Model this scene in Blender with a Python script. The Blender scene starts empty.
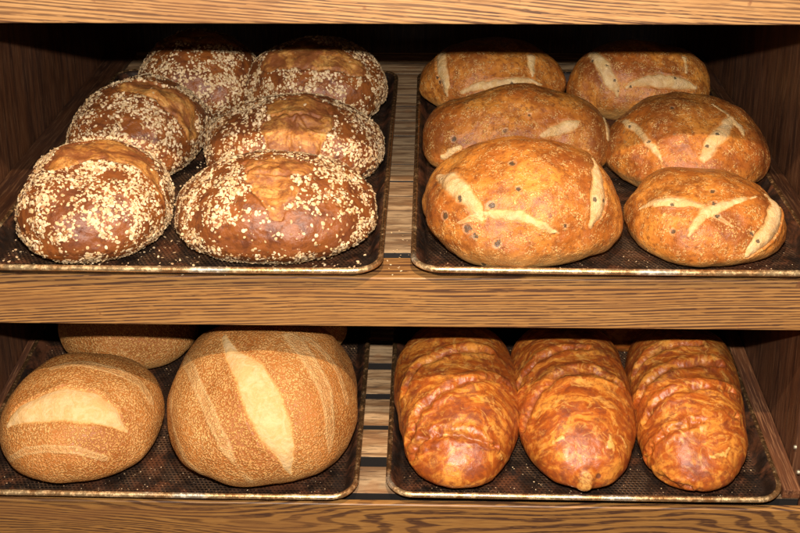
# A bakery display rack with loaves on sheet pans, lit by an on-camera flash and a warm lamp above it
import bpy, math, random
import numpy as np
from mathutils import Matrix, Vector
random.seed(7); rng = np.random.default_rng(7)
sc = bpy.context.scene
COL = sc.collection

# ------------------------------------------------------------------ camera
PITCH, YAW = math.radians(18), math.radians(1.5)
CAM = np.array([0.04418, -1.14614, 0.38582])
cp, sp, cy, sy = math.cos(PITCH), math.sin(PITCH), math.cos(YAW), math.sin(YAW)
FWD = np.array([-sy*cp, cy*cp, -sp]); RGT = np.array([cy, sy, 0.0]); UPV = np.cross(RGT, FWD)
cd = bpy.data.cameras.new('camera'); cam = bpy.data.objects.new('camera', cd); COL.objects.link(cam)
cd.sensor_width = 36.0; cd.lens = 36*1111/800; cd.clip_start = .05; cd.clip_end = 50
M = Matrix.Identity(4)
for i in range(3):
    M[i][0] = RGT[i]; M[i][1] = UPV[i]; M[i][2] = -FWD[i]; M[i][3] = CAM[i]
cam.matrix_world = M
sc.camera = cam

# ------------------------------------------------------------------ world, lamps, exposure
w = bpy.data.worlds.new('World'); sc.world = w; w.use_nodes = True
bg = w.node_tree.nodes['Background']; bg.inputs[0].default_value = (1.0, .66, .44, 1); bg.inputs[1].default_value = AMB = .12
def lamp(name, loc, power, col, rad):
    l = bpy.data.lights.new(name, 'POINT'); l.energy = power; l.color = col; l.shadow_soft_size = rad
    o = bpy.data.objects.new(name, l); o.location = loc; COL.objects.link(o); return o
lamp('camera_flash', CAM + UPV*.105, 90, (1.0, .93, .85), .010)
lamp('shop_lamp', CAM + UPV*.72 + RGT*.03, 76, (1.0, .77, .53), .014)
sc.view_settings.view_transform = 'Standard'; sc.view_settings.look = 'None'
sc.view_settings.exposure = 0.10; sc.view_settings.gamma = 1.0
sc.render.engine = 'CYCLES'
sc.cycles.max_bounces = 5

# ------------------------------------------------------------------ tagging helpers
def tag(o, label=None, cat=None, group=None, kind=None):
    if label: o['label'] = label
    if cat: o['category'] = cat
    if group: o['group'] = group
    if kind: o['kind'] = kind
    return o
def empty(name, parent=None, mat=None):
    o = bpy.data.objects.new(name, None); o.empty_display_size = .05; COL.objects.link(o)
    if parent: o.parent = parent
    if mat is not None: o.matrix_world = mat
    return o
def link(name, me, mat, parent=None):
    o = bpy.data.objects.new(name, me); COL.objects.link(o)
    if mat: me.materials.append(mat)
    if parent: o.parent = parent
    return o
def mesh_np(name, V, F, smooth=True):
    """V (n,3); F (m,k) one face size."""
    me = bpy.data.meshes.new(name)
    V = np.asarray(V, dtype=np.float32); F = np.asarray(F, dtype=np.int32); m, k = F.shape
    me.vertices.add(len(V)); me.vertices.foreach_set('co', V.ravel())
    me.loops.add(m*k); me.loops.foreach_set('vertex_index', F.ravel())
    me.polygons.add(m); me.polygons.foreach_set('loop_start', np.arange(0, m*k, k, dtype=np.int32))
    me.polygons.foreach_set('loop_total', np.full(m, k, dtype=np.int32))
    me.update(calc_edges=True); me.validate()
    me.polygons.foreach_set('use_smooth', np.full(len(me.polygons), smooth)); me.update()
    return me
def color_attr(me, name, a):
    at = me.attributes.new(name, 'FLOAT_COLOR', 'POINT')
    c = np.ones((len(a), 4), dtype=np.float32); c[:, :a.shape[1]] = a
    at.data.foreach_set('color', c.ravel())

# ------------------------------------------------------------------ noise in numpy
_perm = np.random.default_rng(3).permutation(256); _perm = np.concatenate([_perm, _perm, _perm])
_gr = np.random.default_rng(4).normal(size=(256, 3)); _gr /= np.linalg.norm(_gr, axis=1)[:, None]
def pnoise(P):
    P = P + 100.0
    I = np.floor(P).astype(int); f = P-I; I &= 255
    u = f*f*f*(f*(f*6-15)+10); r = 0
    for dx in (0, 1):
        wx = u[:, 0] if dx else 1-u[:, 0]
        for dy in (0, 1):
            wy = u[:, 1] if dy else 1-u[:, 1]
            for dz in (0, 1):
                wz = u[:, 2] if dz else 1-u[:, 2]
                h = _perm[_perm[_perm[(I[:, 0]+dx) & 255]+((I[:, 1]+dy) & 255)]+((I[:, 2]+dz) & 255)]
                g = _gr[h]; r = r + wx*wy*wz*(g*(f-np.array([dx, dy, dz]))).sum(1)
    return r*1.6
def sstep(a, b, x):
    t = np.clip((x-a)/(b-a), 0, 1); return t*t*(3-2*t)

# ------------------------------------------------------------------ node helpers
class NT:
    def __init__(s, name, rough=.5):
        s.m = bpy.data.materials.new(name); s.m.use_nodes = True; s.t = s.m.node_tree; s.n = s.t.nodes
        s.b = s.n['Principled BSDF']; s.b.inputs['Roughness'].default_value = rough
    def add(s, typ, **kw):
        n = s.n.new(typ)
        for k, v in kw.items(): setattr(n, k, v)
        return n
    def put(s, inp, v):
        if isinstance(v, bpy.types.NodeSocket): s.t.links.new(v, inp)
        else:
            if hasattr(inp.default_value, '__len__') and not hasattr(v, '__len__'): v = (v,)*len(inp.default_value)
            if hasattr(v, '__len__') and len(v) == 3 and len(inp.default_value) == 4: v = (*v, 1)
            inp.default_value = v
    def math(s, op, a, b=0.0, c=None, clamp=False):
        n = s.add('ShaderNodeMath', operation=op, use_clamp=clamp); s.put(n.inputs[0], a); s.put(n.inputs[1], b)
        if c is not None: s.put(n.inputs[2], c)
        return n.outputs[0]
    def vmath(s, op, a, b=(0, 0, 0)):
        n = s.add('ShaderNodeVectorMath', operation=op); s.put(n.inputs[0], a); s.put(n.inputs[1], b); return n.outputs[0]
    def obj(s, jitter=True):
        o = s.add('ShaderNodeTexCoord').outputs['Object']
        if jitter:
            i = s.add('ShaderNodeObjectInfo')
            o = s.vmath('ADD', o, s.vmath('MULTIPLY', i.outputs['Location'], (7.3, 5.1, 3.7)))
        return o
    def map(s, v, scale=(1, 1, 1), rot=(0, 0, 0), loc=(0, 0, 0)):
        n = s.add('ShaderNodeMapping'); s.put(n.inputs['Vector'], v); n.inputs['Scale'].default_value = scale
        n.inputs['Rotation'].default_value = rot; n.inputs['Location'].default_value = loc; return n.outputs[0]
    def noise(s, v, scale, detail=3, rough=.5, dist=0.0, col=False):
        n = s.add('ShaderNodeTexNoise'); s.put(n.inputs['Vector'], v); n.inputs['Scale'].default_value = scale
        n.inputs['Detail'].default_value = detail; n.inputs['Roughness'].default_value = rough; n.inputs['Distortion'].default_value = dist
        return n.outputs['Color' if col else 'Fac']
    def voro(s, v, scale, rnd=1.0, out='Distance', feature='F1', dim='3D'):
        n = s.add('ShaderNodeTexVoronoi', feature=feature, voronoi_dimensions=dim); s.put(n.inputs['Vector'], v); n.inputs['Scale'].default_value = scale
        n.inputs['Randomness'].default_value = rnd; return n.outputs[out]
    def ramp(s, f, lo, hi, a=0.0, b=1.0):
        n = s.add('ShaderNodeMapRange', interpolation_type='SMOOTHSTEP'); s.put(n.inputs[0], f)
        n.inputs[1].default_value = lo; n.inputs[2].default_value = hi; n.inputs[3].default_value = a; n.inputs[4].default_value = b
        return n.outputs[0]
    def mix(s, f, a, b, mode='MIX'):
        n = s.add('ShaderNodeMix', data_type='RGBA', blend_type=mode); s.put(n.inputs[0], f); s.put(n.inputs[6], a); s.put(n.inputs[7], b)
        return n.outputs[2]
    def attr(s, name):
        a = s.add('ShaderNodeAttribute', attribute_name=name); p = s.add('ShaderNodeSeparateColor'); s.t.links.new(a.outputs['Color'], p.inputs[0])
        return p.outputs[0], p.outputs[1], p.outputs[2]
    def bump(s, h, dist, strength=1.0, normal=None):
        n = s.add('ShaderNodeBump'); s.put(n.inputs['Height'], h); n.inputs['Distance'].default_value = dist; n.inputs['Strength'].default_value = strength
        if normal is not None: s.put(n.inputs['Normal'], normal)
        return n.outputs[0]
    def done(s, col, rough=None, bump=None, metal=None, coat=None, spec=None):
        s.put(s.b.inputs['Base Color'], col)
        if rough is not None: s.put(s.b.inputs['Roughness'], rough)
        if bump is not None: s.put(s.b.inputs['Normal'], bump)
        if metal is not None: s.put(s.b.inputs['Metallic'], metal)
        if spec is not None: s.put(s.b.inputs['Specular IOR Level'], spec)
        if coat is not None: s.put(s.b.inputs['Coat Weight'], coat); s.b.inputs['Coat Roughness'].default_value = .3
        return s.m

# ------------------------------------------------------------------ crust materials
# attribute A = (cut, line, bare)   B = (olive, fold, cheese)   K = (pale foot, height, brown patch)
def crust_common(s, P, col, cutcol, soft=.9):
    cut, line, bare = s.attr('A')
    fine = s.noise(P, 260, 4, .65)
    streak = s.noise(s.map(P, (1, 1, 1)), 70, 5, .6, 1.2)
    c2 = s.mix(s.ramp(streak, .38, .60), cutcol, tuple(c*k for c, k in zip(cutcol, (.90, .82, .66))))
    c2 = s.mix(s.ramp(fine, .56, .72, 0, .35), c2, (.50, .27, .09))
    c2 = s.mix(s.ramp(cut, .45, 1.0), (.66, .37, .12), c2)
    return s.mix(s.math('MULTIPLY', s.ramp(cut, .0, .95), soft), col, c2), cut, line, bare
def mat_olive_crust():
    s = NT('olive_loaf_crust', .42); P = s.obj()
    olive, fold, cheese = s.attr('B'); foot, hh, patch = s.attr('K')
    big = s.noise(P, 14, 4, .6, .4); mid = s.noise(P, 55, 4, .65)
    col = s.mix(s.ramp(big, .33, .66), (.64, .245, .038), (.38, .105, .014))
    col = s.mix(s.ramp(mid, .44, .62, 0, .7), col, (.30, .082, .014))
    col = s.mix(s.ramp(s.noise(P, 170, 4, .7), .50, .66, 0, .75), col, (.20, .055, .012))
    col = s.mix(s.ramp(s.noise(P, 28, 5, .7, .8), .50, .66, 0, .75), col, (.19, .048, .009))
    col = s.mix(s.math('MULTIPLY', patch, .75), col, (.19, .048, .010))
    W = s.vmath('ADD', P, s.vmath('MULTIPLY', s.noise(P, 260, 2, .5, col=True), (.005, .005, .005))); v = s.voro(W, 420, 1.0); nz = s.noise(P, 90, 3, .6)
    blis = s.math('MULTIPLY', s.ramp(v, .62, .22), s.ramp(nz, .42, .68))
    col = s.mix(s.math('MULTIPLY', blis, .72), col, (.82, .50, .17))
    pit = s.math('MULTIPLY', s.ramp(s.voro(P, 300), .22, .06), s.ramp(s.noise(P, 60, 2), .5, .6))
    col = s.mix(s.math('MULTIPLY', pit, .6), col, (.15, .045, .012))
    col = s.mix(s.math('MULTIPLY', foot, .55), col, (.70, .42, .14))
    col, cut, line, bare = crust_common(s, P, col, (.80, .57, .29), s.ramp(s.noise(P, 60, 5, .7, .5), .36, .60, .97, .62))
    col = s.mix(s.math('MULTIPLY', line, .55), col, (.85, .56, .25))
    ring = s.math('MULTIPLY', s.ramp(olive, .12, .35), s.ramp(olive, .85, .5))
    col = s.mix(s.math('MULTIPLY', ring, .25), col, (.60, .42, .24))
    ol = s.math('MULTIPLY', s.ramp(s.math('ADD', olive, s.math('MULTIPLY', s.noise(P, 240, 4, .7), 2.4)), 1.75, 2.05), s.ramp(olive, .1, .4))
    col = s.mix(s.math('MULTIPLY', ol, .9), col, s.mix(s.noise(P, 380, 2), (.026, .016, .010), (.12, .080, .042)))
    col = s.mix(s.math('MULTIPLY', s.ramp(s.noise(P, 75, 3, .6, .6), .66, .74), .5), col, (.24, .17, .075))
    b = s.bump(s.noise(P, 190, 5, .7), .0016, .7)
    b = s.bump(blis, .0007, .8, b)
    b = s.bump(s.math('MULTIPLY', s.noise(s.map(P, (1, 1, 1)), 240, 5, .75, .8), cut), .0018, .7, b)
    r = s.math('ADD', .40, s.math('MULTIPLY', cut, .3))
    return s.done(col, r, b, spec=.45)
def mat_wheat_crust():
    s = NT('semolina_loaf_crust', .45); P = s.obj()
    foot, hh, patch = s.attr('K')
    big = s.noise(P, 11, 3, .6, .3)
    W = s.vmath('ADD', P, s.vmath('MULTIPLY', s.noise(P, 230, 2, .5, col=True), (.006, .006, .006)))
    v = s.voro(W, 430, 1.0); g = s.noise(P, 120, 3, .6)
    grain = s.ramp(v, .72, .22)
    grain = s.math('MULTIPLY', grain, s.ramp(g, .28, .52, .35, 1))
    dark = s.mix(s.ramp(big, .36, .64), (.41, .155, .034), (.31, .098, .018))
    lite = s.mix(s.ramp(big, .36, .64), (.74, .42, .145), (.60, .30, .085))
    col = s.mix(grain, dark, lite)
    col = s.mix(s.math('MULTIPLY', patch, .45), col, (.52, .19, .04))
    col = s.mix(s.math('MULTIPLY', foot, .35), col, (.70, .42, .15))
    col, cut, line, bare = crust_common(s, P, col, (.70, .49, .25), s.ramp(s.noise(P, 42, 4, .65), .30, .62, .97, .80))
    ln = s.math('MULTIPLY', line, s.ramp(s.noise(P, 150, 3), .28, .6, .30, .72))
    col = s.mix(ln, col, (.70, .46, .20))
    inv = s.math('SUBTRACT', 1.0, cut)
    b = s.bump(s.math('MULTIPLY', grain, inv), .0011, .8)
    b = s.bump(s.noise(P, 150, 4, .6), .0014, .5, b)
    b = s.bump(s.math('MULTIPLY', s.noise(P, 300, 4, .7), cut), .0012, .8, b)
    return s.done(col, s.math('ADD', .48, s.math('MULTIPLY', cut, .3)), b, spec=s.math('SUBTRACT', .42, s.math('MULTIPLY', cut, .25)))
def mat_seed_crust():
    s = NT('dark_seeded_crust', .34); P = s.obj()
    foot, hh, patch = s.attr('K')
    big = s.noise(P, 16, 4, .6, .5); mid = s.noise(P, 80, 5, .7)
    col = s.mix(s.ramp(big, .35, .65), (.18, .053, .016), (.29, .088, .018))
    col = s.mix(s.ramp(mid, .45, .66, 0, .7), col, (.085, .024, .012))
    cut, line, bare = s.attr('A')
    st = s.noise(s.map(P, (1, 2.4, 1), (0, 0, .5)), 34, 6, .68, 1.6)
    bc = s.mix(s.ramp(st, .36, .54), (.66, .33, .085), (.46, .175, .032))
    bc = s.mix(s.ramp(st, .54, .70), bc, (.20, .060, .016)); bc = s.mix(s.ramp(s.noise(P, 230, 5, .75), .48, .64, 0, .7), bc, (.19, .058, .016)); bc = s.mix(s.ramp(s.noise(P, 150, 4, .7), .60, .70, 0, .6), bc, (.74, .46, .18)); bc = s.mix(s.math('MULTIPLY', s.ramp(bare, .98, .5), .8), bc, (.14, .042, .014))
    bc = s.mix(s.ramp(s.noise(P, 26, 5, .65, .8), .42, .60, 0, .9), bc, (.22, .062, .016)); bc = s.mix(s.ramp(mid, .52, .68, 0, .6), bc, (.13, .04, .014))
    col = s.mix(bare, col, bc)
    b = s.bump(s.noise(P, 130, 6, .7), .0022, .6)
    b = s.bump(st, .003, .4, b)
    return s.done(col, s.math('ADD', .31, s.math('MULTIPLY', bare, .22)), b, spec=.5)
def mat_cheese_crust():
    s = NT('cheese_roll_crust', .30); P = s.obj()
    olive, fold, cheese = s.attr('B'); foot, hh, patch = s.attr('K')
    w1 = s.noise(P, 13, 3, .5, col=True)
    W = s.vmath('ADD', P, s.vmath('MULTIPLY', w1, (.07, .07, .07)))
    sw = s.noise(s.map(W, (1, 3.2, 1.5), (0, 0, .55)), 24, 5, .62, 1.0)
    mid = s.noise(P, 60, 5, .7, .6); big = s.noise(P, 9, 3, .5)
    col = s.mix(s.ramp(sw, .36, .56), (.70, .27, .040), (.40, .088, .011))
    col = s.mix(s.ramp(sw, .54, .70, 0, .7), col, (.17, .034, .009))
    col = s.mix(s.ramp(mid, .50, .66, 0, .75), col, (.17, .034, .012))
    yl = s.math('MULTIPLY', s.ramp(s.noise(W, 62, 5, .68, 1.4), .52, .66), s.ramp(hh, .35, .75))
    col = s.mix(s.ramp(s.noise(P, 20, 4, .6, 1.0), .50, .70, 0, .65), col, (.17, .034, .009))
    col = s.mix(s.math('MULTIPLY', yl, .5), col, (.84, .46, .11))
    col = s.mix(s.math('MULTIPLY', fold, .6), col, (.20, .055, .020))
    col = s.mix(s.math('MULTIPLY', foot, .4), col, (.52, .16, .025))
    ch = s.ramp(s.math('ADD', cheese, s.math('MULTIPLY', s.noise(P, 130, 5, .7, 1.2), 2.2)), 1.45, 2.2)
    ch = s.math('MULTIPLY', ch, s.ramp(cheese, .02, .3)); col = s.mix(s.math('MULTIPLY', ch, .75), col, (.80, .48, .13))
    col = s.mix(s.ramp(s.noise(P, 150, 5, .75), .48, .64, 0, .65), col, (.27, .060, .012)); fl = s.math('MULTIPLY', s.ramp(s.noise(P, 190, 4, .7), .62, .70), s.ramp(s.noise(P, 45, 2), .46, .56)); col = s.mix(s.math('MULTIPLY', fl, .7), col, (.12, .030, .012))
    col = s.mix(s.ramp(olive, .4, .7), col, (.16, .05, .02))
    b = s.bump(mid, .0014, .35); b = s.bump(sw, .001, .25, b); b = s.bump(s.noise(P, 260, 4, .7), .0008, .6, b)
    return s.done(col, s.ramp(mid, .35, .65, .32, .50), b, spec=.5)
def mat_oat():
    s = NT('oat_flake', .6)
    r, g, bb = s.attr('A')
    col = s.mix(r, (.80, .62, .39), (.56, .36, .16)); col = s.mix(s.ramp(g, .80, .95), col, (.32, .14, .045))
    return s.done(col, .62, s.bump(s.noise(s.obj(False), 700, 2), .0004, .6))
def mat_crumb():
    s = NT('bread_crumb', .7); r, g, bb = s.attr('A')
    col = s.mix(r, (.75, .55, .32), (.30, .13, .045)); return s.done(col)

# ------------------------------------------------------------------ wood and metal materials
def mat_oak(name, cath, tilt, seed, lite=(.60, .33, .125), pitch=.0075, wob=.006):
    s = NT(name, .42); P = s.add('ShaderNodeTexCoord').outputs['Object']
    P = s.map(P, (1, 1, 1), (0, math.radians(tilt), 0), (seed, seed*.7, seed*1.3))
    sep = s.add('ShaderNodeSeparateXYZ'); s.t.links.new(P, sep.inputs[0]); X, Y, Z = sep.outputs
    wv = s.noise(s.map(P, (1.7, 7, 7)), 1.0, 1.5, .4); wf = s.noise(s.map(P, (5, 45, 45)), 1.0, 2, .5)
    h = s.math('ADD', s.math('ADD', s.math('ADD', Z, s.math('MULTIPLY', s.noise(s.map(P, (.6, 90, 90)), 1.0, 1), .008)), s.math('MULTIPLY', Y, .6)), s.math('ADD', s.math('MULTIPLY', wv, cath), s.math('MULTIPLY', wf, wob)))
    ph = s.math('FRACT', s.math('DIVIDE', h, pitch))
    ringv = s.noise(s.map(P, (2, 30, 30)), 1.0, 2)
    late = s.math('MULTIPLY', s.ramp(ph, .40, .55), s.ramp(ph, .97, .85))          # dark porous band of each ring
    pore = s.noise(s.map(P, (34, 420, 780)), 1.0, 2, .6); pore2 = s.noise(s.map(P, (28, 420, 520)), 1.0, 3, .6)
    pm = s.math('MULTIPLY', late, s.ramp(pore, .40, .45)); thin = s.math('MULTIPLY', s.ramp(s.noise(s.map(P, (22, 600, 1100)), 1.0, 2, .6), .56, .62), .6); pm = s.math('MULTIPLY', pm, s.ramp(ringv, .3, .55, .45, 1))
    col = s.mix(s.ramp(pore2, .3, .7), lite, tuple(c*k for c, k in zip(lite, (.80, .72, .62))))
    col = s.mix(s.math('MULTIPLY', late, .38), col, tuple(c*k for c, k in zip(lite, (.55, .45, .38))))
    col = s.mix(thin, col, (.12, .048, .02))
    col = s.mix(s.math('MULTIPLY', pm, .84), col, (.045, .018, .014))
    col = s.mix(s.ramp(s.noise(s.map(P, (6, 22, 22)), 1.0, 4, .6), .50, .72, 0, .55), col, (.22, .095, .032))
    col = s.mix(s.math('MULTIPLY', s.ramp(s.noise(P, 55, 3, .6), .68, .76), .7), col, (.16, .055, .022))  # old knocks and stains
    b = s.bump(pm, .0006, -.7); b = s.bump(pore2, .0004, .4, b)
    return s.done(col, s.math('ADD', .36, s.math('MULTIPLY', pore2, .22)), b, spec=.5)
def mat_slat():
    s = NT('worn_slat_wood', .6); P = s.obj(); i = s.add('ShaderNodeObjectInfo').outputs['Random']
    g = s.noise(s.map(P, (9, 90, 90)), 1.0, 4, .6, .4); f = s.noise(s.map(P, (40, 420, 420)), 1.0, 3, .6)
    a = s.mix(i, (.58, .37, .19), (.42, .29, .165)); d = s.mix(i, (.23, .115, .045), (.17, .095, .048))
    col = s.mix(s.ramp(g, .38, .62), a, d); col = s.mix(s.ramp(f, .5, .68, 0, .75), col, (.075, .045, .028))
    col = s.mix(s.ramp(s.noise(s.map(P, (30, 30, 30)), 1.0, 3), .56, .72, 0, .5), col, (.32, .15, .06))
    return s.done(col, .6, s.bump(f, .0006, .6))
def mat_dark_wood(name, k=1.0, along=False):
    s = NT(name, .4); P = s.obj(False)
    g = s.noise(s.map(P, (90, 7, 90) if along else (90, 90, 7)), 1.0, 4, .6); f = s.noise(s.map(P, (420, 22, 420) if along else (420, 420, 22)), 1.0, 3, .6)
    col = s.mix(s.ramp(g, .35, .65), (.050*k, .019*k, .008*k), (.022*k, .009*k, .005*k)); col = s.mix(s.ramp(f, .50, .66, 0, .8), col, (.085*k, .040*k, .019*k))
    return s.done(col, s.ramp(s.noise(P, 9, 3), .3, .7, .34, .55), s.bump(f, .0005, .5), spec=.4)
def mat_pan():
    s = NT('baked_on_pan_metal', .5); P = s.obj(False)
    big = s.noise(P, 14, 5, .65, .6); mid = s.noise(P, 70, 5, .7)
    col = s.mix(s.ramp(big, .36, .62), (.040, .020, .012), (.014, .009, .007)); col = s.mix(s.ramp(s.noise(P, 22, 5, .7, .5), .46, .66, 0, .9), col, (.16, .058, .026))
    hexv = s.map(s.map(P, (1, 1/.866, 1)), (210, 210, 0))
    sep = s.add('ShaderNodeSeparateXYZ'); s.t.links.new(hexv, sep.inputs[0])
    cmb = s.add('ShaderNodeCombineXYZ'); s.put(cmb.inputs[0], s.math('ADD', sep.outputs[0], s.math('MULTIPLY', sep.outputs[1], .5))); s.put(cmb.inputs[1], sep.outputs[1])
    d = s.voro(cmb.outputs[0], 1.0, 0.0, dim='2D')
    low = s.ramp(s.attr('A')[0], .3, .7)                                             # the perforated floor only
    web = s.math('MULTIPLY', s.math('MULTIPLY', s.ramp(d, .30, .44), low), s.ramp(s.noise(P, 15, 4, .6), .44, .62, .08, 1))
    hole = s.math('MULTIPLY', s.ramp(d, .30, .20), low)
    col = s.mix(s.math('MULTIPLY', web, .6), col, (.19, .105, .055)); col = s.mix(s.math('MULTIPLY', hole, .8), col, (.010, .007, .006))
    speck = s.math('MULTIPLY', s.ramp(s.noise(P, 520, 2, .5), .70, .76), s.ramp(s.noise(P, 30, 2), .42, .6))
    col = s.mix(speck, col, (.50, .36, .20))
    b = s.bump(web, .0006, .7); b = s.bump(mid, .0012, .4, b)
    return s.done(col, s.ramp(mid, .35, .65, .34, .6), b, .35, spec=.5)
def mat_rim():
    s = NT('worn_pan_rim', .3); P = s.obj(False)
    n = s.noise(s.map(P, (1, 1, 1)), 34, 5, .7, .5); m = s.noise(P, 160, 4, .7)
    sep = s.add('ShaderNodeSeparateXYZ'); s.t.links.new(P, sep.inputs[0]); used = s.ramp(sep.outputs[1], -.29, -.318)   # the front edge is rubbed bright by handling
    col = s.mix(s.ramp(n, .36, .60), (.84, .62, .34), (.50, .27, .11)); col = s.mix(s.ramp(m, .60, .70, 0, .6), col, (.20, .08, .03))
    col = s.mix(s.ramp(s.noise(P, 11, 2), .56, .64, 0, .8), col, (.82, .74, .58))
    col = s.mix(s.math('SUBTRACT', 1.0, used), col, s.mix(s.ramp(n, .55, .66), (.26, .14, .06), (.60, .42, .22)))
    return s.done(col, s.ramp(m, .35, .7, .24, .5), s.bump(m, .0008, .5), s.ramp(m, .5, .68, .85, .25))
def plain(name, col, rough, metal=0.0):
    s = NT(name, rough); P = s.obj(False); c = s.mix(s.noise(P, 300, 3), col, tuple(x*.6 for x in col)); return s.done(c, rough, None, metal)

# ------------------------------------------------------------------ shelf frames
TILT = {'U': math.radians(10.4), 'L': math.radians(14.0), 'T': math.radians(10.4)}
ORG = {'U': Vector((0, 0, 0)), 'L': Vector((-.0185, 0, -.27577)), 'T': Vector((0, 0, .3315))}
def frame(s): return Matrix.Translation(ORG[s]) @ Matrix.Rotation(TILT[s], 4, 'X')

# ------------------------------------------------------------------ boxes with eased edges
def box_mesh(name, x0, x1, y0, y1, z0, z1, bev=.0015, seg=2, sub=0):
    import bmesh
    bm = bmesh.new(); bmesh.ops.create_cube(bm, size=1)
    for v in bm.verts: v.co = ((x0+x1)/2+v.co.x*(x1-x0), (y0+y1)/2+v.co.y*(y1-y0), (z0+z1)/2+v.co.z*(z1-z0))
    if bev: bmesh.ops.bevel(bm, geom=bm.edges[:], offset=bev, segments=seg, profile=.6, affect='EDGES')
    me = bpy.data.meshes.new(name); bm.to_mesh(me); bm.free(); return me

# ------------------------------------------------------------------ the rack
SH = {k: None for k in 'TUL'}
m_side = mat_dark_wood('stained_side_wood', 2.1); m_back = mat_dark_wood('stained_back_wood', 1.5); m_sl = mat_slat(); m_gap_edge = plain('dark_gap_edge', (.012, .008, .006), .8); m_deck = mat_dark_wood('shelf_underside', .5)
rack = tag(empty('bread_rack', mat=Matrix.Identity(4)), 'dark stained wooden bread rack with oak shelf fronts and slatted shelves', 'rack')
oak = {'T': mat_oak('oak_front_straight', .030, -4, 3.1, (.45, .255, .105), .0044), 'U': mat_oak('oak_front_even', .045, 1.6, 8.4, (.40, .205, .066), .0042), 'L': mat_oak('oak_front_cathedral', .20, 0, 5.9, (.37, .185, .052), .0062, .020)}
HW = .5045
for s in 'TUL':
    Fm = frame(s); ox = ORG[s].x
    b = link('front_board', box_mesh('front_board', -.62, .62, 0 if s != 'L' else -.004, (.048 if s != 'L' else .005), -.0625 if s != 'L' else -.09, 0, .0025, 3), oak[s], rack)
    b.matrix_world = Fm
    if s == 'T': tag(b, 'topmost oak front board, straight diagonal grain')
    if s == 'U': tag(b, 'middle oak front board between the two rows of pans')
    if s == 'L': tag(b, 'lowest oak front board with wavy cathedral grain')
    # slats across the depth
    pitch, gap = (.0545, .0028) if s != 'L' else (.0605, .0105)
    v = .0505 if s == 'T' else (.0535 if s == 'U' else .0185)
    if s == 'L': cuts = [(.0165, .0628), (.0800, .1315), (.1385, .1918), (.2035, .2566), (.2690, .312), (.3225, .372), (.383, .432), (.443, .492), (.503, .552), (.563, .612), (.623, .672), (.683, .732), (.743, .80)]
    else:
        cuts = []; 
        while v < .80:
            wd = pitch*random.uniform(.8, 1.15); g = gap*random.choice((.3, .5, 1.0)); cuts.append((v if v > .07 else (.0605 if s == 'U' else v), v+wd-g)); v += wd
    for a, c in cuts:
        o = link('slat', box_mesh('slat', (-HW+.002 if s != 'L' else -.4935), (HW-.002 if s != 'L' else .4985), a, c, -.020+random.uniform(-.0004, .0), -.0012+random.uniform(-.0008, .0008), .0012, 2), m_sl, rack); o.matrix_world = Fm; o.data.materials.append(m_gap_edge)
        for p in o.data.polygons: p.material_index = 0 if p.normal.z > .6 else 1  # near-black side faces put the dark of the slat gaps into the colour
    # dark cleats carrying the slats, one under each side
    for sx in (-1, 1):
        o = link('cleat', box_mesh('cleat', -.4925 if sx < 0 else .46, -.46 if sx < 0 else .4975, .052, .80, -.05, -.022, .001, 1), m_deck, rack); o.matrix_world = Fm
for x0, x1, z0, z1 in ((HW, HW+.03, -.062, .62), (-HW-.03, -HW, -.062, .62), (.4805, .5345, -.56, -.0625), (-.54, -.5125, -.56, -.0625)):
    o = link('side_panel', box_mesh('side_panel', x0, x1, .05, .86, z0, z1, .001, 1), m_side, rack)
o = link('back_panel', box_mesh('back_panel', -.56, .56,   .861, .875, -.54, .61, .001, 1), m_back, rack)
# small oak stop rails along both sides of the lower shelf
m_rail = mat_dark_wood('rail_wood', 3.4, True)
for x0, x1 in ((-.4935, -.4825), (.4775, .4980)):
    o = link('side_rail', box_mesh('side_rail', x0, x1, .014 if x0 > 0 else .03, .78, .0012, .014, .0012, 2), m_rail, rack); o.matrix_world = frame('L')
m_drail = mat_dark_wood('added_dark_rail', 1.3, True)  # flat dark rails added over the slat ends to darken both shelf sides
for sx in (-1, 1):
    x0, x1 = (-HW+.003, -.458) if sx < 0 else (.4775, HW-.003)
    o = link('side_rail', box_mesh('side_rail', x0, x1, .06, .78, .0012, .009, .0012, 2), m_drail, rack); o.matrix_world = frame('U')
# brass shelf pins in the side panels
m_pin = plain('pin_metal', (.62, .56, .42), .45, .6)
def pin(x, y, z, sx):
    import bmesh
    bm = bmesh.new(); bmesh.ops.create_cone(bm, cap_ends=True, segments=16, radius1=.0026, radius2=.0022, depth=.0025, matrix=Matrix.Translation((x, y, z)) @ Matrix.Rotation(sx*math.pi/2, 4, 'Y'))
    me = bpy.data.meshes.new('shelf_pin'); bm.to_mesh(me); bm.free(); link('shelf_pin', me, m_pin, rack)
def wall_hit(px, py, X):
    r = FWD + RGT*((px-400)/1111) + UPV*(-(py-266.5)/1111); t = (X-CAM[0])/r[0]; q = CAM+r*t; return q
PINS = [(.4795, (795, 447)), (.4795, (798, 472))]
for X, (px, py) in PINS:
    q = wall_hit(px, py, X); pin(X, q[1], q[2], -1 if X > 0 else 1)

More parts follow.
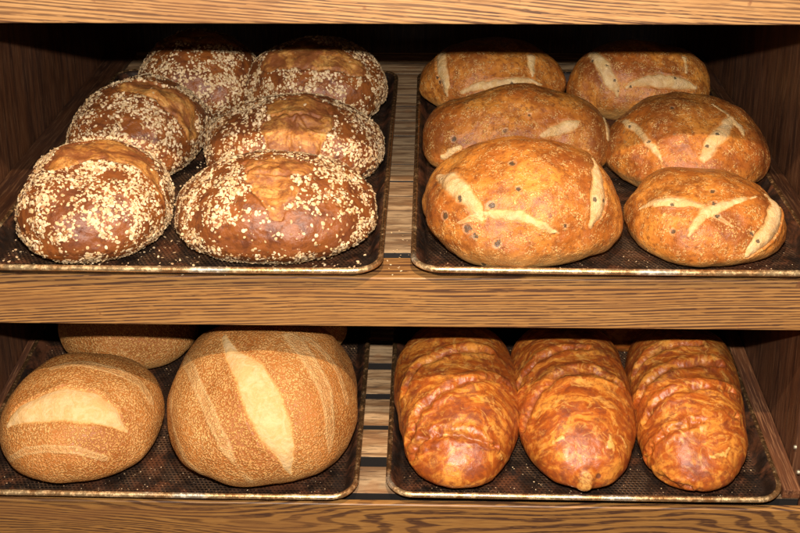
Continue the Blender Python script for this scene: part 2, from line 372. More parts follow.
# ------------------------------------------------------------------ sheet pans
m_pan = mat_pan(); m_rimm = mat_rim(); m_crumb = mat_crumb()
def rrect(hx, hy, r, seg=10, side=14):
    pts = []
    for cx_, cy_, a0 in ((hx-r, hy-r, 0), (-hx+r, hy-r, 90), (-hx+r, -hy+r, 180), (hx-r, -hy+r, 270)):
        for i in range(seg+1):
            a = math.radians(a0+90*i/seg); pts.append((cx_+r*math.cos(a), cy_+r*math.sin(a)))
    out = []
    for i in range(len(pts)):
        p, q = np.array(pts[i]), np.array(pts[(i+1) % len(pts)]); L = np.linalg.norm(q-p); k = side if L > .05 else 1
        for j in range(k): out.append(p+(q-p)*j/k)
    return np.array(out)
def sheet_pan(s, x0, x1, y0, y1, label):
    hx, hy, H = (x1-x0)/2, (y1-y0)/2, .017
    root = empty('sheet_pan', mat=frame(s) @ Matrix.Translation(((x0+x1)/2, (y0+y1)/2, 0)))
    tag(root, label, 'baking pan', 'sheet pans on the bread rack')
    V, F, A = [], [], []
    prof = [(.0, H), (.0045, H-.0005), (.007, H-.004), (.0125, .004), (.0145, .0019), (.018, .0014), (.030, .0013)]
    n = None
    for k, (ins, z) in enumerate(prof):
        R = rrect(hx-ins, hy-ins, max(.006, .030-ins*.8)); n = len(R)
        for p in R: V.append((p[0], p[1], z+.0008*math.sin(p[0]*9+p[1]*7)*(z > .01))); A.append((1.0 if ins > .016 else 0, 0, 0))
        if k:
            for i in range(n): F.append(((k-1)*n+i, (k-1)*n+(i+1) % n, k*n+(i+1) % n, k*n+i))
    me = mesh_np('tray', V, F); 
    tray = link('tray', me, m_pan, root)
    color_attr(me, 'A', np.array(A, dtype=np.float32))
    # floor grid
    import bmesh
    bm = bmesh.new(); bm.from_mesh(me); bm.verts.ensure_lookup_table(); base = (len(prof)-1)*n
    f = bm.faces.new([bm.verts[base+i] for i in range(n)]); f.smooth = True
    bmesh.ops.recalc_face_normals(bm, faces=bm.faces); bm.to_mesh(me); bm.free()
    sm = tray.modifiers.new('thickness', 'SOLIDIFY'); sm.thickness = .0011; sm.offset = -1
    # rolled rim: a tube round the edge
    R = rrect(hx-.0012, hy-.0012, .030); n = len(R); V, F = [], []
    for i in range(n):
        t = R[(i+1) % n]-R[i-1]; t = t/np.linalg.norm(t); nn = np.array((t[1], -t[0]))
        for j in range(10):
            a = 2*math.pi*j/10; rr = .0034; p = R[i]+nn*math.cos(a)*rr
            V.append((p[0], p[1], H-.0012+math.sin(a)*rr+.0008*math.sin(R[i][0]*9+R[i][1]*7)))
            F.append((i*10+j, i*10+(j+1) % 10, ((i+1) % n)*10+(j+1) % 10, ((i+1) % n)*10+j))
    link('rim', mesh_np('rim', V, F), m_rimm, root)
    return root
PANS = {'UL': ('U', -.4535, -.0065, -.0135, .652, 'sheet pan on the upper shelf under the dark oat crusted loaves'),
        'UR': ('U', .0275, .4740, -.0110, .653, 'sheet pan on the upper shelf under the olive loaves with pale cuts'),
        'LL': ('L', -.4800, -.0180, -.0100, .650, 'sheet pan on the lower shelf under the round golden grainy loaves'),
        'LR': ('L', .0175, .4745, -.0050, .651, 'sheet pan on the lower shelf under the long orange cheese loaves')}
for k, a in PANS.items(): sheet_pan(*a)

# ------------------------------------------------------------------ loaves
# shelf, half width, half depth, height, place across and into the shelf, turn, surface features (x, y, z, radius in metres)
LOAVES = {
 'A1': ('U', 0.0869, 0.1016, 0.105, -0.3391, 0.0931, 0.0, [('bare', [[-0.0294, -0.0178, 0.0998, 0.0156], [-0.0092, 0.0019, 0.1046, 0.0248], [0.0173, 0.0148, 0.1029, 0.0284], [0.0441, 0.016, 0.0944, 0.0251], [0.0663, 0.001, 0.0797, 0.0159], [0.0821, -0.0143, 0.0554, 0.0091]]), ('nooat', [[-0.013, -0.1004, 0.0292, 0.0097], [0.0169, -0.0997, 0.0417, 0.0139], [0.0394, -0.093, 0.032, 0.0097]])]),
 'A2': ('U', 0.1141, 0.0916, 0.1, -0.1295, 0.0848, 0.0, [('bare', [[-0.0147, -0.0168, 0.0984, 0.0165], [0.0097, -0.0107, 0.0993, 0.0221], [0.0336, -0.0125, 0.0965, 0.0144]]), ('bare', [[-0.0041, -0.0343, 0.095, 0.0218], [0.0115, -0.0552, 0.0859, 0.0205], [0.0111, -0.0747, 0.071, 0.0096]]), ('nooat', [[-0.04, -0.0857, 0.0445, 0.0172], [-0.0058, -0.0898, 0.0451, 0.0203], [0.0397, -0.0839, 0.05, 0.0203], [0.0703, -0.0737, 0.0439, 0.0162], [0.0901, -0.0566, 0.0477, 0.0109]])]),
 'A3': ('U', 0.0801, 0.1125, 0.115, -0.3346, 0.3023, -0.3491, [('bare', [[-0.0039, -0.0143, 0.1143, 0.0128], [0.0169, -0.0052, 0.1132, 0.0192], [0.0413, 0.0012, 0.1038, 0.023], [0.0636, 0.0048, 0.0843, 0.0231], [0.0764, -0.0002, 0.0602, 0.0154]])]),
 'A4': ('U', 0.1117, 0.0931, 0.108, -0.1273, 0.2638, 0.0873, [('bare', [[-0.0128, -0.0196, 0.106, 0.0211], [0.0202, -0.0217, 0.1049, 0.0248], [0.0338, -0.0451, 0.0956, 0.0184]]), ('bare', [[-0.0157, -0.0536, 0.094, 0.0207], [-0.0118, -0.0757, 0.0769, 0.0205]]), ('bare', [[0.0213, -0.0581, 0.0907, 0.0219], [0.0164, -0.08, 0.0712, 0.0193]])]),
 'A5': ('U', 0.09, 0.0962, 0.115, -0.2958, 0.519, 0.0, [('bare', [[-0.0447, -0.0033, 0.1046, 0.019], [0.0075, -0.0138, 0.114, 0.0217], [0.0518, 0.0135, 0.1001, 0.0191]])]),
 'A6': ('U', 0.1026, 0.0966, 0.115, -0.12, 0.4901, 0.0873, [('bare', [[-0.0598, -0.0348, 0.095, 0.0183], [-0.0276, -0.041, 0.105, 0.0266], [0.0127, -0.0468, 0.1047, 0.028], [0.0501, -0.0505, 0.0932, 0.021]]), ('nooat', [[0.066, -0.071, 0.0621, 0.0126], [0.0716, -0.0719, 0.0485, 0.0112]])]),
 'B1': ('U', 0.1137, 0.0997, 0.122, 0.1497, 0.0863, 0.0, [('cut', [[-0.0991, 0.0105, 0.0791, 0.0038], [-0.0852, -0.0263, 0.0906, 0.0123], [-0.0692, -0.0578, 0.0872, 0.0108], [-0.0543, -0.0771, 0.0776, 0.0071], [-0.0475, -0.0861, 0.0676, 0.0024]]), ('cut', [[-0.0468, -0.0825, 0.0745, 0.0024], [-0.0274, -0.0872, 0.0756, 0.0047], [-0.0062, -0.09, 0.0747, 0.0053], [0.0111, -0.0931, 0.0682, 0.0041], [0.0339, -0.0943, 0.056, 0.0018]]), ('cut', [[0.0756, -0.0002, 0.101, 0.0025], [0.0772, -0.0294, 0.096, 0.0085], [0.0772, -0.0546, 0.0832, 0.0108], [0.0747, -0.0685, 0.0714, 0.0096], [0.0704, -0.079, 0.057, 0.0024]]), ('line', [[-0.0467, -0.0843, 0.0715, 0.0032], [-0.0605, -0.0803, 0.0676, 0.0032], [-0.0726, -0.0764, 0.06, 0.0011]]), ('olive', [[-0.0157, -0.0392, 0.1147, 0.0043]]), ('olive', [[-0.0098, -0.0698, 0.0981, 0.0032]]), ('olive', [[-0.0388, -0.08, 0.0819, 0.0042]]), ('olive', [[-0.0865, -0.0631, 0.0623, 0.0043]]), ('olive', [[-0.0628, -0.0834, 0.0573, 0.0048]]), ('olive', [[-0.0546, -0.0888, 0.0518, 0.0032]]), ('olive', [[-0.0321, -0.0964, 0.0469, 0.0042]]), ('olive', [[0.0719, -0.062, 0.0815, 0.0032]]), ('olive', [[0.0832, -0.0553, 0.0767, 0.0032]]), ('olive', [[-0.0718, -0.0623, 0.0812, 0.0037]]), ('olive', [[-0.0935, -0.0096, 0.0858, 0.0033]]), ('olive', [[0.0401, -0.0899, 0.0643, 0.0026]]), ('olive', [[0.0309, -0.0752, 0.0899, 0.0016]]), ('olive', [[-0.0438, -0.0838, 0.0184, 0.0032]])]),
 'B2': ('U', 0.0894, 0.0872, 0.085, 0.3557, 0.0848, 0.0, [('cut', [[-0.0781, -0.0166, 0.0538, 0.0019], [-0.061, -0.033, 0.0647, 0.0055], [-0.0383, -0.0442, 0.0715, 0.0067], [-0.0181, -0.0523, 0.0724, 0.0036]]), ('cut', [[-0.0332, -0.0768, 0.0472, 0.0018], [-0.0252, -0.0703, 0.0585, 0.0048], [-0.0128, -0.0587, 0.0694, 0.0066], [0.0119, -0.0493, 0.0744, 0.0048], [0.0445, -0.0319, 0.0734, 0.0018]]), ('cut', [[0.0688, 0.0017, 0.0641, 0.0038], [0.0674, -0.0342, 0.0594, 0.0098], [0.0599, -0.0579, 0.0506, 0.0121], [0.0462, -0.0744, 0.0409, 0.0096], [0.0307, -0.0834, 0.028, 0.0048]]), ('line', [[-0.0048, -0.0636, 0.0667, 0.0032], [0.0131, -0.0734, 0.0577, 0.0011]]), ('olive', [[-0.0018, -0.0308, 0.0813, 0.0033]]), ('olive', [[-0.0463, -0.0447, 0.0681, 0.0027]]), ('olive', [[-0.0034, -0.05, 0.0745, 0.0032]]), ('olive', [[-0.002, -0.0644, 0.0662, 0.0032]]), ('olive', [[0.0352, -0.0743, 0.05, 0.0027]]), ('olive', [[0.0426, -0.0759, 0.0415, 0.0027]]), ('olive', [[-0.0707, -0.0494, 0.0161, 0.0022]]), ('olive', [[-0.0483, -0.0688, 0.0485, 0.0032]])]),
 'B3': ('U', 0.1214, 0.0694, 0.118, 0.1557, 0.2828, 0.0, [('cut', [[0.0279, -0.059, 0.0771, 0.0028], [0.043, -0.055, 0.0799, 0.0076], [0.0594, -0.048, 0.0833, 0.009], [0.0748, -0.0393, 0.0847, 0.0028]]), ('cut', [[-0.0939, -0.0472, 0.0416, 0.0028], [-0.0829, -0.0523, 0.0512, 0.0056], [-0.0716, -0.0558, 0.0576, 0.0028]]), ('cut', [[0.1067, -0.0041, 0.0759, 0.0028], [0.1091, -0.0179, 0.0684, 0.0042], [0.1095, -0.0269, 0.0593, 0.0042]]), ('olive', [[-0.0791, -0.0493, 0.0664, 0.0037]]), ('olive', [[-0.0175, -0.0579, 0.081, 0.0031]]), ('olive', [[0.0125, -0.0453, 0.0982, 0.0025]])]),
 'B4': ('U', 0.0992, 0.1, 0.105, 0.3692, 0.2711, -0.1396, [('cut', [[-0.0864, 0.0088, 0.0684, 0.0022], [-0.0656, -0.0402, 0.0805, 0.0055], [-0.0506, -0.0662, 0.0754, 0.0055], [-0.0399, -0.0805, 0.0675, 0.0041], [-0.0323, -0.0895, 0.0584, 0.0013]]), ('cut', [[0.0506, -0.0232, 0.0932, 0.0055], [0.0376, -0.0577, 0.0865, 0.0095], [0.0245, -0.0759, 0.0776, 0.0094], [0.0174, -0.0888, 0.0648, 0.0054], [0.0168, -0.092, 0.0599, 0.0013]]), ('cut', [[0.0268, -0.0067, 0.1022, 0.0028], [0.0443, -0.0187, 0.0964, 0.0041], [0.0586, -0.0336, 0.0871, 0.0041], [0.0657, -0.0427, 0.0794, 0.0014]]), ('olive', [[0.0316, -0.0613, 0.0863, 0.003]]), ('olive', [[0.0202, -0.0779, 0.0767, 0.003]]), ('olive', [[-0.0714, -0.0329, 0.0787, 0.0025]]), ('olive', [[-0.0501, -0.0672, 0.0749, 0.003]]), ('olive', [[-0.0215, -0.0283, 0.1006, 0.0025]])]),
 'B5': ('U', 0.1093, 0.0852, 0.1, 0.1383, 0.5346, 0.0, [('cut', [[-0.0756, -0.0033, 0.0811, 0.0099], [-0.0741, -0.0467, 0.0683, 0.0097], [-0.0706, -0.062, 0.0546, 0.0064], [-0.0685, -0.069, 0.0394, 0.0016]]), ('cut', [[0.0513, -0.0335, 0.0867, 0.0073], [0.0531, -0.0517, 0.0767, 0.0064], [0.0531, -0.0614, 0.0683, 0.0024]]), ('cut', [[-0.0467, -0.076, 0.049, 0.0032], [-0.0206, -0.0774, 0.0584, 0.0064], [0.011, -0.0763, 0.0618, 0.0064], [0.0456, -0.0687, 0.0634, 0.0048], [0.0679, -0.0636, 0.0549, 0.0016]]), ('olive', [[-0.0834, -0.0462, 0.0603, 0.0029]]), ('olive', [[-0.0803, -0.0535, 0.0558, 0.0029]]), ('olive', [[0.023, -0.076, 0.0604, 0.0028]])]),
 'B6': ('U', 0.1041, 0.0687, 0.105, 0.3489, 0.511, 0.0, [('cut', [[-0.0686, -0.0079, 0.0869, 0.0065], [-0.0574, -0.0367, 0.0813, 0.0096], [-0.0481, -0.0543, 0.0658, 0.0095], [-0.0415, -0.0602, 0.0572, 0.0063], [-0.0365, -0.0643, 0.0467, 0.0016]]), ('cut', [[-0.0264, -0.0618, 0.0609, 0.0032], [-0.0039, -0.0602, 0.0679, 0.0079], [0.017, -0.0587, 0.0695, 0.0103], [0.0455, -0.0557, 0.0647, 0.0103], [0.0736, -0.0473, 0.0545, 0.0032]]), ('cut', [[0.0584, -0.0218, 0.0891, 0.0048], [0.0612, -0.0418, 0.0745, 0.0024]]), ('olive', [[-0.0509, -0.0409, 0.081, 0.0024]]), ('olive', [[-0.0428, -0.0555, 0.0667, 0.0024]]), ('olive', [[-0.0379, -0.0624, 0.0531, 0.0024]]), ('olive', [[0.0423, -0.0532, 0.0707, 0.0024]]), ('olive', [[-0.0204, -0.0627, 0.0605, 0.0024]]), ('olive', [[-0.0693, -0.0237, 0.0822, 0.0024]])]),
 'C1': ('L', 0.0943, 0.0975, 0.115, -0.3569, 0.0912, 0.0, [('cut', [[-0.0674, -0.053, 0.0751, 0.0035], [-0.0498, -0.0514, 0.0908, 0.0122], [-0.0226, -0.0511, 0.1013, 0.0191], [0.0016, -0.0482, 0.1048, 0.0225], [0.029, -0.0488, 0.1009, 0.0208], [0.0503, -0.0505, 0.091, 0.0139], [0.0708, -0.0544, 0.0694, 0.0026]]), ('line', [[-0.0654, -0.0742, 0.0417, 0.0033], [-0.0386, -0.0841, 0.0646, 0.0039], [-0.0132, -0.087, 0.071, 0.0039], [0.0209, -0.0871, 0.0689, 0.0039], [0.0488, -0.0838, 0.0531, 0.0033]]), ('line', [[-0.0301, 0.0144, 0.1102, 0.0046], [0.0089, 0.0183, 0.1133, 0.0069], [0.0423, 0.0178, 0.1056, 0.0069], [0.0699, 0.0151, 0.0883, 0.0069], [0.0854, -0.0002, 0.0699, 0.0046]])]),
 'C2': ('L', 0.1173, 0.1275, 0.15, -0.1367, 0.1119, 0.0, [('cut', [[-0.042, 0.0095, 0.143, 0.0032], [-0.0271, -0.0262, 0.1453, 0.0094], [-0.0029, -0.0538, 0.1404, 0.0186], [0.0153, -0.0858, 0.1227, 0.0229], [0.0294, -0.1066, 0.0996, 0.0197], [0.0379, -0.1147, 0.0824, 0.0137], [0.0457, -0.1199, 0.0471, 0.0023]]), ('line', [[-0.094, 0.0152, 0.1083, 0.0046], [-0.0755, -0.03, 0.1233, 0.0067], [-0.0497, -0.0846, 0.1135, 0.0065], [-0.0302, -0.1124, 0.0907, 0.0064], [-0.0, -0.1264, 0.0403, 0.0032]]), ('line', [[-0.1026, -0.0353, 0.0912, 0.0045], [-0.0845, -0.0916, 0.065, 0.0044], [-0.0602, -0.1121, 0.0408, 0.0044]]), ('line', [[0.0387, 0.0083, 0.1441, 0.009], [0.0638, -0.027, 0.1315, 0.0089], [0.0798, -0.0499, 0.1136, 0.0088], [0.0871, -0.082, 0.0792, 0.0066], [0.0858, -0.0917, 0.0593, 0.0022]]), ('line', [[0.0536, 0.0162, 0.1381, 0.0046], [0.089, -0.0098, 0.1142, 0.0045], [0.1031, -0.0391, 0.0886, 0.0045]])]),
 'C3': ('L', 0.0939, 0.0719, 0.12, -0.3465, 0.2851, 0.0, []),
 'C4': ('L', 0.076, 0.0439, 0.115, -0.1234, 0.2925, 0.0, []),
 'D1': ('L', 0.0782, 0.1494, 0.1, 0.1014, 0.1412, 0.0, [('fold', [[-0.066, -0.0251, 0.0663, 0.0037], [-0.0531, 0.0052, 0.0821, 0.0037], [-0.0232, 0.0147, 0.0968, 0.0037], [0.0146, 0.0262, 0.0981, 0.0037], [0.0403, 0.0305, 0.0898, 0.0025]]), ('fold', [[-0.0594, -0.0941, 0.0512, 0.0035], [-0.0432, -0.0688, 0.0812, 0.0035], [-0.0093, -0.0477, 0.0962, 0.0036], [0.0284, -0.0294, 0.0944, 0.0036], [0.0598, -0.0172, 0.0748, 0.0024]]), ('fold', [[-0.0544, -0.1116, 0.0433, 0.0035], [-0.0429, -0.1077, 0.0655, 0.0035], [-0.0162, -0.1083, 0.0778, 0.0035], [0.0102, -0.1136, 0.0758, 0.0034], [0.0434, -0.1143, 0.0603, 0.0017]]), ('cheese', [[-0.0179, -0.1097, 0.0767, 0.0035]]), ('cheese', [[0.0492, -0.1156, 0.0508, 0.0023], [0.0505, -0.1179, 0.0443, 0.0023]])]),
 'D2': ('L', 0.0753, 0.1502, 0.1, 0.2434, 0.1429, 0.0, [('fold', [[-0.0693, -0.0101, 0.0574, 0.0037], [-0.0545, 0.0122, 0.0792, 0.0037], [-0.027, 0.0218, 0.0952, 0.0037], [0.0212, 0.0313, 0.0963, 0.0025]]), ('fold', [[-0.0653, -0.0649, 0.0512, 0.0048], [-0.0513, -0.044, 0.0783, 0.0048], [-0.0237, -0.0252, 0.0959, 0.0048], [0.0223, -0.013, 0.0968, 0.0036], [0.0571, -0.0186, 0.0753, 0.0024]]), ('cheese', [[-0.0333, -0.1143, 0.068, 0.0023], [-0.0238, -0.1133, 0.0733, 0.0034]]), ('cheese', [[0.0288, -0.106, 0.0751, 0.0035], [0.0307, -0.1192, 0.0664, 0.0046]]), ('cheese', [[0.0431, -0.104, 0.0664, 0.0023], [0.0497, -0.1081, 0.0549, 0.0035]]), ('nub', [[0.0008, -0.1475, 0.0448, 0.0102], [0.0001, -0.1501, 0.0336, 0.0091]]), ('olive', [[0.0162, -0.146, 0.0443, 0.0034]])]),
 'D3': ('L', 0.072, 0.148, 0.1, 0.386, 0.1448, -0.0873, [('fold', [[-0.0651, 0.0132, 0.0619, 0.0025], [-0.0504, 0.0295, 0.0806, 0.0038], [-0.0223, 0.0319, 0.0957, 0.0037], [0.0134, 0.0378, 0.097, 0.0025]]), ('fold', [[-0.0633, -0.032, 0.0604, 0.0037], [-0.0425, -0.0141, 0.0865, 0.0037], [-0.0018, -0.0047, 0.1, 0.0036], [0.036, 0.0082, 0.091, 0.0025]]), ('fold', [[-0.0598, -0.0686, 0.0558, 0.0024], [-0.0382, -0.0568, 0.0847, 0.0036], [0.0043, -0.0437, 0.0969, 0.0036], [0.0491, -0.0274, 0.0803, 0.0024]]), ('fold', [[-0.0539, -0.1039, 0.0278, 0.0024], [-0.0406, -0.1053, 0.0653, 0.0029], [-0.0059, -0.098, 0.0828, 0.0029], [0.0457, -0.0708, 0.0755, 0.0023]]), ('fold', [[-0.0372, -0.1312, 0.0268, 0.0035], [-0.029, -0.1377, 0.0253, 0.0035], [-0.0089, -0.1475, 0.0306, 0.0023]]), ('cheese', [[0.0127, -0.1293, 0.064, 0.0023], [0.0295, -0.1244, 0.0609, 0.0034], [0.0343, -0.1163, 0.0636, 0.0023]])]),
 'D4': ('L', 0.0781, 0.0372, 0.1, 0.3477, 0.3195, 0.0, []),
}
def cube_sphere(N):
    g = np.tan(np.linspace(-np.pi/4, np.pi/4, N+1)); a, b = np.meshgrid(g, g, indexing='ij'); o = np.ones_like(a); P = []; Fq = []
    for k, (x, y, z) in enumerate(((o, a, b), (-o, b, a), (b, o, a), (a, -o, b), (a, b, o), (b, a, -o))):
        P.append(np.stack([x, y, z], -1).reshape(-1, 3)); I = np.arange((N+1)**2).reshape(N+1, N+1)+k*(N+1)**2
        Fq.append(np.stack([I[:-1, :-1], I[1:, :-1], I[1:, 1:], I[:-1, 1:]], -1).reshape(-1, 4))
    P = np.concatenate(P); Fq = np.concatenate(Fq); P /= np.linalg.norm(P, axis=1)[:, None]
    _, idx, inv = np.unique(np.round(P, 6), axis=0, return_index=True, return_inverse=True); inv = inv.ravel()
    return P[idx], inv[Fq]
CS = {n: cube_sphere(n) for n in (110, 60)}
def shape(d, a, b, h, n=2.2, lo=.4, taper=0.0):
    x, y, z = d.T; rr = np.hypot(x, y)+1e-9
    k = ((np.abs(x)/rr)**n+(np.abs(y)/rr)**n+1e-9)**(-1/n)
    return np.stack([a*k*x*(1+taper*y), b*k*y, np.where(z > 0, z*(1-lo*.8)*h, np.maximum(z, -.8)*lo*h)+lo*.8*h], -1)
def normals(V, F):
    fn = np.cross(V[F[:, 2]]-V[F[:, 0]], V[F[:, 3]]-V[F[:, 1]]); N = np.zeros_like(V)
    for i in range(4): np.add.at(N, F[:, i], fn)
    return N/(np.linalg.norm(N, axis=1)[:, None]+1e-12)
def chain(P, pts):
    """distance to a poly-line of capsules with varying radius, in units of the radius, plus absolute distance"""
    best = np.full(len(P), 1e9); pts = [np.array(p) for p in pts]
    if len(pts) == 1: return np.linalg.norm(P-pts[0][:3], axis=1)/pts[0][3]
    for p, q in zip(pts[:-1], pts[1:]):
        d = q[:3]-p[:3]; t = np.clip(((P-p[:3])@d)/(d@d+1e-12), 0, 1); r = p[3]+(q[3]-p[3])*t
        best = np.minimum(best, np.linalg.norm(P-(p[:3]+t[:, None]*d), axis=1)/r)
    return best
MATS = {'A': mat_seed_crust(), 'B': mat_olive_crust(), 'C': mat_wheat_crust(), 'D': mat_cheese_crust()}
m_oat = mat_oat()
def make_loaf(key, name, label, cat, group, res=110):
    s, a, b, h, u, v, yaw, feats = LOAVES[key]; kd = key[0]; D, F = CS[res]
    V = shape(D, a, b, h, 2.5 if kd == 'D' else 2.2, taper=.10 if kd == 'D' else 0); seed = (ord(kd)-60)*3.7+int(key[1])*5.31
    off = np.array([seed, seed*1.7, seed*.6]); N = normals(V, F); side = (N[:, 2] < 0).sum() and N@np.ones(3)*0
    if (N*(V-V.mean(0))).sum() < 0: N = -N; F = F[:, ::-1]
    top = sstep(0.0, .02, V[:, 2])
    n1 = pnoise(V/.075+off); n2 = pnoise(V/.030+off); n3 = pnoise(V/.012+off); n4 = pnoise(V/.005+off)
    amp = {'A': (.006, .0024, .0009, .0004), 'B': (.0075, .0026, .0007, .0002), 'C': (.005, .0015, .0003, .0001), 'D': (.005, .0015, .0005, .0002)}[kd]
    disp = n1*amp[0]+n2*amp[1]+n3*amp[2]+n4*amp[3]
    W = V+np.stack([pnoise(V/.014+off+9), pnoise(V/.014+off+19), pnoise(V/.014+off+29)], -1)*{'B': .0024, 'C': .0014}.get(kd, .004)
    W = W+np.stack([pnoise(V/.0045+off+39), pnoise(V/.0045+off+49), pnoise(V/.0045+off+59)], -1)*{'B': .0010, 'C': .0005}.get(kd, .0016)
    m = {k: np.zeros(len(V)) for k in ('cut', 'line', 'bare', 'nooat', 'olive', 'fold', 'cheese', 'nub')}
    for typ, pts in feats:
        t = chain(W if typ not in ('olive', 'line', 'nub') else (V if typ != 'line' else V+(W-V)*.35), pts)
        rmax = max(p[3] for p in pts)
        if typ == 'cut':
            msk = sstep(*((1.32, .60) if kd == 'B' else (1.16, .78)), t); disp += msk*(-.0010+.0018*np.clip(1-t*t, 0, 1))*min(1.6, rmax/.007)
            disp += .0009*np.exp(-((t-1.22)/.16)**2)*sstep(-.3, .5, n2+.3)-.0009*np.exp(-((t-1.0)/.10)**2)
        elif typ == 'line': msk = sstep(1.35, .9, t)*(.45+.55*np.exp(-((t-.95)/.28)**2)); disp += .0005*msk
        elif typ == 'bare':
            msk = sstep(1.15, .92, t); disp += msk*(.0010+.0007*n3+.003*n2)+.0012*np.exp(-((t-1.12)/.12)**2)-.0022*np.exp(-((t-.97)/.10)**2)
        elif typ == 'nooat': msk = sstep(1.3, .7, t)
        elif typ == 'olive': msk = sstep(1.7, .3, t); disp += -.0005*sstep(1.3, .6, t)+.0003*np.exp(-((t-1.5)/.3)**2)
        elif typ == 'fold': 
            msk = sstep(1.3, .2, t); disp += -.0052*np.exp(-(t/1.15)**2)+.0016*np.exp(-((t-2.9)/1.2)**2)
        elif typ == 'cheese': msk = sstep(1.3, .6, t); disp += .0010*sstep(1.2, .5, t)
        elif typ == 'nub': msk = sstep(1.5, .3, t); disp += .0045*sstep(1.5, .5, t)
        m[typ] = np.maximum(m[typ], msk)
    m['cheese'] = np.maximum(m['cheese'], m['nub']*.75)
    if kd == 'D':    # rolled layers running across the roll
        ph = (V[:, 1]*.9+V[:, 0]*.45+.02*n1)/.034+seed; f = ph-np.floor(ph)
        m['fold'] = np.maximum(m['fold'], .12*np.exp(-((f-.03)/.05)**2)*sstep(.0, .4, n2+.3))
    V2 = V+N*(disp*(.15+.85*top))[:, None]; V2[:, 2] = np.maximum(V2[:, 2], .0003*n3)
    me = mesh_np(name, V2, F)
    color_attr(me, 'A', np.stack([m['cut'], m['line'], m['bare']], -1)); color_attr(me, 'B', np.stack([m['olive'], m['fold'], m['cheese']], -1))
    hh = V[:, 2]/h; color_attr(me, 'K', np.stack([sstep(.34+.12*n2, .08, hh), hh, sstep(.1, .8, n1+.45*n2)], -1))
    me.materials.append(MATS[kd])
    o = bpy.data.objects.new(name, me); COL.objects.link(o)
    o.matrix_world = frame(s) @ Matrix.Translation((u, v, .0022)) @ Matrix.Rotation(yaw, 4, 'Z')
    tag(o, label, cat, group)
    if kd == 'A': oats(o, V2, F, m, n2, pnoise(V/.022+off+70), h)
    return o
def flakes(C, Nn, size, colr):
    """small cupped flakes: 7-gon fans with a raised middle, laid along the normal with some tilt"""
    k = 7; n = len(C); T = rng.normal(size=(n, 3)); T -= (T*Nn).sum(1)[:, None]*Nn; T /= np.linalg.norm(T, axis=1)[:, None]; B = np.cross(Nn, T)
    V = np.zeros((n, k+1, 3)); V[:, 0] = C+Nn*(size*.26)[:, None]
    ell = rng.uniform(.6, .95, n); curl = rng.normal(0, .22, n)
    for j in range(k):
        a = 2*math.pi*j/k; r = size*rng.uniform(.8, 1.1, n)
        x = np.cos(a)*r; y = np.sin(a)*r*ell
        V[:, j+1] = C+T*x[:, None]+B*y[:, None]+Nn*(size*.05+curl*x*np.abs(np.cos(a)))[:, None]
    F = np.zeros((n, k, 3), dtype=int); base = np.arange(n)*(k+1)
    for j in range(k): F[:, j, 0] = base; F[:, j, 1] = base+1+j; F[:, j, 2] = base+1+(j+1) % k
    A = np.repeat(colr[:, None, :], k+1, axis=1).reshape(-1, 3)
    return V.reshape(-1, 3), F.reshape(-1, 3), A
def oats(o, V, F, m, n2, nc, h):
    N = normals(V, F); 
    if (N*(V-V.mean(0))).sum() < 0: N = -N
    fa = np.linalg.norm(np.cross(V[F[:, 2]]-V[F[:, 0]], V[F[:, 3]]-V[F[:, 1]]), axis=1)
    c = F[:, 0]; dens = (.42+1.5*np.clip(nc[c]+.22, -.27, 1))*(1-m['bare'][c]*.995)*(1-m['nooat'][c]*.88)*sstep(.02, .25, V[c, 2]/h+.15)
    pw = fa*np.clip(dens, 0.001, None); pw /= pw.sum(); K = 9500
    pick = rng.choice(len(F), K, p=pw); P = V[F[pick, 0]]+rng.uniform(-.0006, .0006, (K, 3)); Nn = N[F[pick, 0]]
    Nn = Nn+rng.normal(0, .28, (K, 3)); Nn /= np.linalg.norm(Nn, axis=1)[:, None]
    keep = P[:, 2] > .002; P, Nn = P[keep], Nn[keep]; K = len(P)
    vv, ff, aa = flakes(P+Nn*.0003, Nn, .0008+.0021*rng.random(K)**1.25, rng.random((K, 3)))
    me = mesh_np('oat_flakes', vv, ff, False); color_attr(me, 'A', aa); t = link('oat_flakes', me, m_oat, o); t['kind'] = 'stuff'

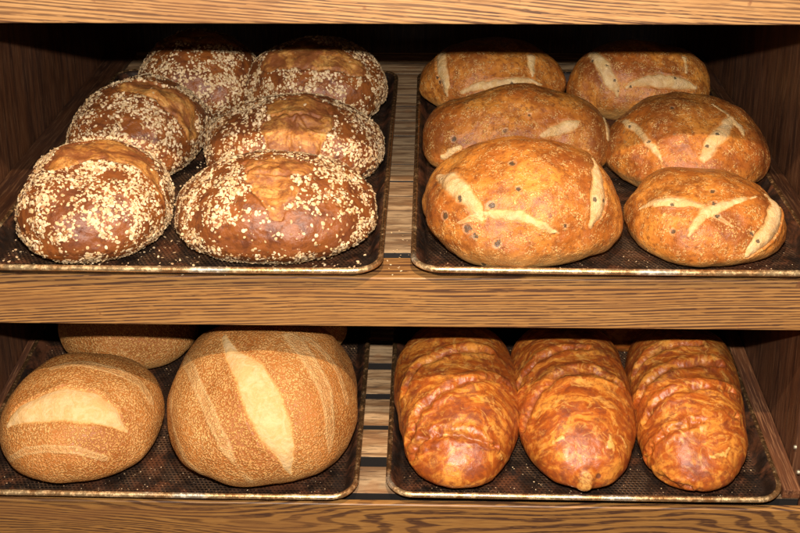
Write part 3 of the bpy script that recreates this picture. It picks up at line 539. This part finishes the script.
G = {'A': 'dark oat crusted loaves', 'B': 'olive loaves with pale cuts', 'C': 'round golden grainy loaves', 'D': 'long orange cheese loaves'}
NM = {'A': 'oat_loaf', 'B': 'olive_loaf', 'C': 'grain_loaf', 'D': 'cheese_loaf'}
LB = {
 'A1': 'oat crusted loaf at the front left corner, with a smooth brown strip over its top',
 'A2': 'widest oat crusted loaf, at the front, with an orange wedge shaped split on top',
 'A3': 'oat crusted loaf behind the front left one, a bare ridge curving down its right side',
 'A4': 'middle oat crusted loaf of the right column, with a squarish smooth patch on top',
 'A5': 'oat crusted loaf at the back left, thick with flakes below a shaded top',
 'A6': 'oat crusted loaf at the back right, a wide smooth orange band across its top',
 'B1': 'large front olive loaf with a broad pale cut at left and black olive bits',
 'B2': 'smallest olive loaf, at the front right, with crossed thin cuts and pale right end',
 'B3': 'wide olive loaf mostly hidden behind the large front one, pale cut on its right shoulder',
 'B4': 'reddish olive loaf by the right side panel, two pale cuts meeting in a V',
 'B5': 'olive loaf at the back left of its pan, an upright pale cut at each end',
 'B6': 'olive loaf at the back right of its pan, one slanting and one flat cut',
 'C1': 'round golden loaf at the front left with one wide pale crescent cut across the top',
 'C2': 'biggest round golden loaf, a long pale cut running down its front beside thin rings',
 'C3': 'round golden loaf behind at the left, only its crown showing between two others',
 'C4': 'round golden loaf in shadow behind the right shoulder of the biggest one',
 'D1': 'long orange cheese loaf beside the gap between the pans, with a rounded front lobe',
 'D2': 'long orange cheese loaf in the middle with a small pale nub at its tip',
 'D3': 'long orange cheese loaf at the right, nearest the rail, with many diagonal folds',
 'D4': 'orange cheese loaf hidden in shadow behind the middle and right ones',
}
for k in LB: make_loaf(k, NM[k[0]], LB[k], 'bread loaf', G[k[0]], 60 if k in ('C3', 'C4', 'D4') else 110)

# ------------------------------------------------------------------ crumbs and fallen oats
def fallen(n):
    C = np.stack([rng.uniform(-.44, .0, n), rng.uniform(.002, .046, n), np.full(n, .0004)], -1); Nn = rng.normal(0, .15, (n, 3))+np.array([0, 0, 1.]); Nn /= np.linalg.norm(Nn, axis=1)[:, None]
    C[n//2:, 0] = rng.uniform(-.005, .03, n-n//2); C[n//2:, 1] = rng.uniform(.004, .12, n-n//2)
    v, f, a = flakes(C, Nn, rng.uniform(.0006, .0020, n), rng.random((n, 3))); me = mesh_np('fallen_oats', v, f, False); color_attr(me, 'A', a)
    o = link('fallen_oats', me, m_oat); o.matrix_world = frame('U'); tag(o, 'few loose oat flakes fallen on the middle oak board and the gap beside the pan', 'crumbs', None, 'stuff')
fallen(46)
def crumbs(key, n, size, label, oat=0):
    s, x0, x1, y0, y1, _ = PANS[key]; P, Nn, S = [], [], []
    C = np.stack([rng.uniform(x0+.02, x1-.02, n), y0+.02+(y1-y0-.04)*rng.random(n)**1.5, np.full(n, .0022)], -1)
    k = 6; d = np.array([(0, 0, 1), (1, 0, 0), (0, 1, 0), (-1, 0, 0), (0, -1, 0), (0, 0, -.4)], dtype=float); fc = [(0, 1, 2), (0, 2, 3), (0, 3, 4), (0, 4, 1), (5, 2, 1), (5, 3, 2), (5, 4, 3), (5, 1, 4)]
    sz = size*rng.uniform(.35, 1, n)**2*1.0; an = rng.uniform(0, 6.28, n); V = np.zeros((n, k, 3))
    for j in range(k):
        q = d[j]*rng.uniform(.6, 1.3, (n, 3)); x = q[:, 0]*np.cos(an)-q[:, 1]*np.sin(an); y = q[:, 0]*np.sin(an)+q[:, 1]*np.cos(an)
        V[:, j] = C+np.stack([x, y, q[:, 2]*.6+.3], -1)*sz[:, None]
    F = (np.arange(n)[:, None, None]*k+np.array(fc)[None]).reshape(-1, 3); A = np.repeat(rng.random((n, 3))[:, None], k, 1).reshape(-1, 3)
    V = V.reshape(-1, 3)
    if oat:
        C = np.stack([rng.uniform(x0+.02, x1-.02, oat), y0+.018+(y1-y0-.04)*rng.random(oat)**1.6, np.full(oat, .0026)], -1); Nn = rng.normal(0, .3, (oat, 3))+np.array([0, 0, 1.]); Nn /= np.linalg.norm(Nn, axis=1)[:, None]
        v2, f2, a2 = flakes(C, Nn, rng.uniform(.001, .0024, oat), rng.random((oat, 3))*np.array([.6, .8, 1])); F = np.concatenate([F, f2+len(V)]); V = np.concatenate([V, v2]); A = np.concatenate([A, a2])
    me = mesh_np('crumbs', V, F, False); color_attr(me, 'A', A); o = link('crumbs', me, m_crumb); o.matrix_world = frame(s); tag(o, label, 'crumbs', None, 'stuff')
crumbs('UL', 500, .0012, 'fallen oats and crumbs lying in the pan of oat crusted loaves', 900)
crumbs('UR', 900, .0010, 'fine crumbs lying in the pan of olive loaves')
crumbs('LL', 1500, .0010, 'fine pale crumbs lying in the pan of round golden loaves')
crumbs('LR', 1300, .0011, 'crumbs lying in the pan of long orange loaves')
